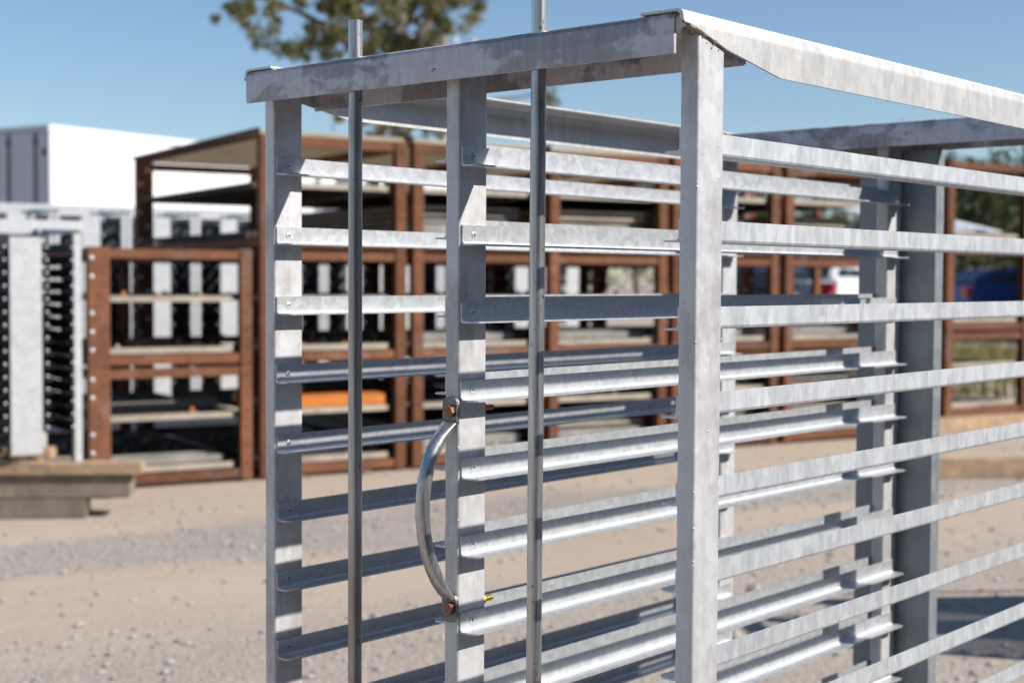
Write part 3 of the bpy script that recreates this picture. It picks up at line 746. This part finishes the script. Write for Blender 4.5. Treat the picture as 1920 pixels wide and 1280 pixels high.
# main tree: local x = yard right, local y = yard ahead
TD = 30.0
def tz(y): return 1.5+(522-y)/FPX*TD
def tr(x): return (x-960)/FPX*TD
t = thing('gum_tree', 'large open crowned olive green tree behind the racks, cut off by the photo top', 'tree', G(tr(745), TD), ang(1, 0))
o0 = tr(745)
spec = [(430, 15, .45), (470, 45, .38), (505, 75, .4), (455, -25, .6), (540, 20, .5), (545, 95, .35), (590, 60, .55), (600, 105, .3), (640, 20, .7), (665, 75, .45), (690, 40, .6), (720, 90, .5), (740, 30, .55),
        (765, 95, .45), (790, 70, .4), (800, 20, .5), (850, 10, .45), (880, -20, .4), (560, -50, .9), (680, -80, 1.1), (790, -90, .9), (870, -110, .8), (480, -90, .7), (760, 145, .35), (700, 135, .3),
        (735, 235, .5), (780, 225, .45), (700, 225, .35), (1005, 178, .3), (1025, 170, .22), (920, -70, .5), (620, -20, .7), (655, 100, .4), (750, 60, .5), (825, 60, .4), (860, -40, .6), (740, -30, .8), (660, 235, .3), (815, 245, .3)]
rnd = random.Random(9)
blobs = [(tr(x)-o0, rnd.uniform(-1.3, 1.3), tz(y), r) for x, y, r in spec]
crown('crown', blobs, M_LEAF, 36000, .115, 21, t, True)
b = MB(); limb(b, (0, 0, -.1), (-.05, 0, tz(110)), .26, .19, 1); limb(b, (-.05, 0, tz(110)), (.1, .2, tz(-90)), .18, .08, 2)
limb(b, (-.02, 0, tz(180)), (tr(830)-o0, .3, tz(-60)), .13, .06, 3); limb(b, (-.05, 0, tz(130)), (tr(520)-o0, -.2, tz(10)), .12, .04, 4)
limb(b, (-.05, 0, tz(100)), (tr(600)-o0, .2, tz(-60)), .11, .04, 5); limb(b, (tr(640)-o0, 0, tz(60)), (tr(440)-o0, -.3, tz(-10)), .05, .02, 6)
limb(b, (0, 0, tz(60)), (tr(880)-o0, 0, tz(-20)), .07, .02, 7); limb(b, (0, 0, tz(215)), (tr(1010)-o0, 0, tz(175)), .06, .02, 8)
limb(b, (tr(640)-o0, .1, tz(70)), (tr(560)-o0, .1, tz(110)), .04, .015, 9)
b.build('trunk', M_BARK, t)
# tree belt on the right and a low one seen under the left side rail
def bushy(label, r, d, h, w, seed, mat=M_LEAFD, n=5000, leaf=.3):
    t = thing('tree', label, 'tree', G(r, d), ang(1, 0), 'trees along the far edge of the yard'); rnd = random.Random(seed)
    bl = [(rnd.uniform(-.5, .5)*w, rnd.uniform(-.5, .5)*w, h*rnd.uniform(.3, .86), w*rnd.uniform(.2, .34)) for _ in range(11)]
    crown('crown', bl, mat, n, leaf, seed, t)
    b = MB(); limb(b, (0, 0, -.1), (.1, 0, h*.5), .22, .12, seed); limb(b, (.1, 0, h*.5), (w*.25, .3, h*.8), .1, .03, seed+1); limb(b, (.1, 0, h*.5), (-w*.25, -.2, h*.8), .1, .03, seed+2)
    b.build('trunk', M_BARK, t)
for i, (x, d, ytop, w, lab) in enumerate((
        (1790, 62, 212, 6.5, 'dark tree whose top shows above the rear channel at the right'), (1870, 66, 252, 6.5, 'dark tree second from the left in the belt at the right edge'),
        (1960, 62, 250, 7, 'dark tree at the right edge of the photo'), (1700, 70, 262, 6, 'lower dark tree behind the back plate of the rack'),
        (1830, 50, 290, 5, 'low dark bush in front of the tree belt at the right'), (1600, 75, 300, 6, 'low tree behind the frames right of the near post'),
        (1193, 70, 284, 2.6, 'small green tree top showing left of the near post, under the side rail'), (1400, 80, 330, 7, 'low distant tree just right of the near post'),
        (1300, 85, 335, 7, 'low distant tree hidden largely by the near post'), (2080, 60, 250, 7, 'dark tree beyond the right edge'), (1050, 85, 350, 7, 'low distant tree behind the frames, left of the near post'),
        (880, 90, 345, 7, 'low distant tree behind the frames near the middle post'))):
    bushy(lab, (x-960)/FPX*d, d, 1.5+(528-ytop)/FPX*d, w, 40+i)
# grass verge
rnd = random.Random(31); g = MB(); vs = []; fs = []
for i in range(16000):
    d = 19+rnd.random()*12; r = 3.5+rnd.random()*9.5
    if math.sin(r*1.3+d*.7)+rnd.uniform(-1, 1) < 0: continue
    p = G(r, d); a = rnd.random()*6.28; w = .02; h = .08+rnd.random()*.35
    i0 = len(vs); vs += [(p.x-w*math.cos(a), p.y-w*math.sin(a), 0), (p.x+w*math.cos(a), p.y+w*math.sin(a), 0), (p.x+rnd.uniform(-.08, .08), p.y+rnd.uniform(-.08, .08), h)]; fs.append((i0, i0+1, i0+2))
g.v = vs; g.f = fs; g.mi = [0]*len(fs); g.sm = [False]*len(fs)
tag(g.build('grass', M_GRASS), 'dry green grass tufts growing beyond the rusty frames at the right', 'grass', kind='stuff')

# utility pole and wire
t = thing('utility_pole', 'thin weathered utility pole rising behind the gum tree', 'utility pole', G((829-960)/FPX*45, 45), ang(1, .3))
b = MB(); b.tube([(0, 0, -.2), (0, 0, 9.4)], [.16, .1], 12); b.build('pole', M_POLE, t)
b = MB(); b.box(-1.1, 1.1, -.06, .06, 8.6, 8.72); b.build('crossarm', M_POLE, t)
for x in (-1, -.4, .4, 1):
    b = MB(); b.tube([(x, 0, 8.72), (x, 0, 8.9)], .045, 8); b.build('insulator', M_WHITE, t)
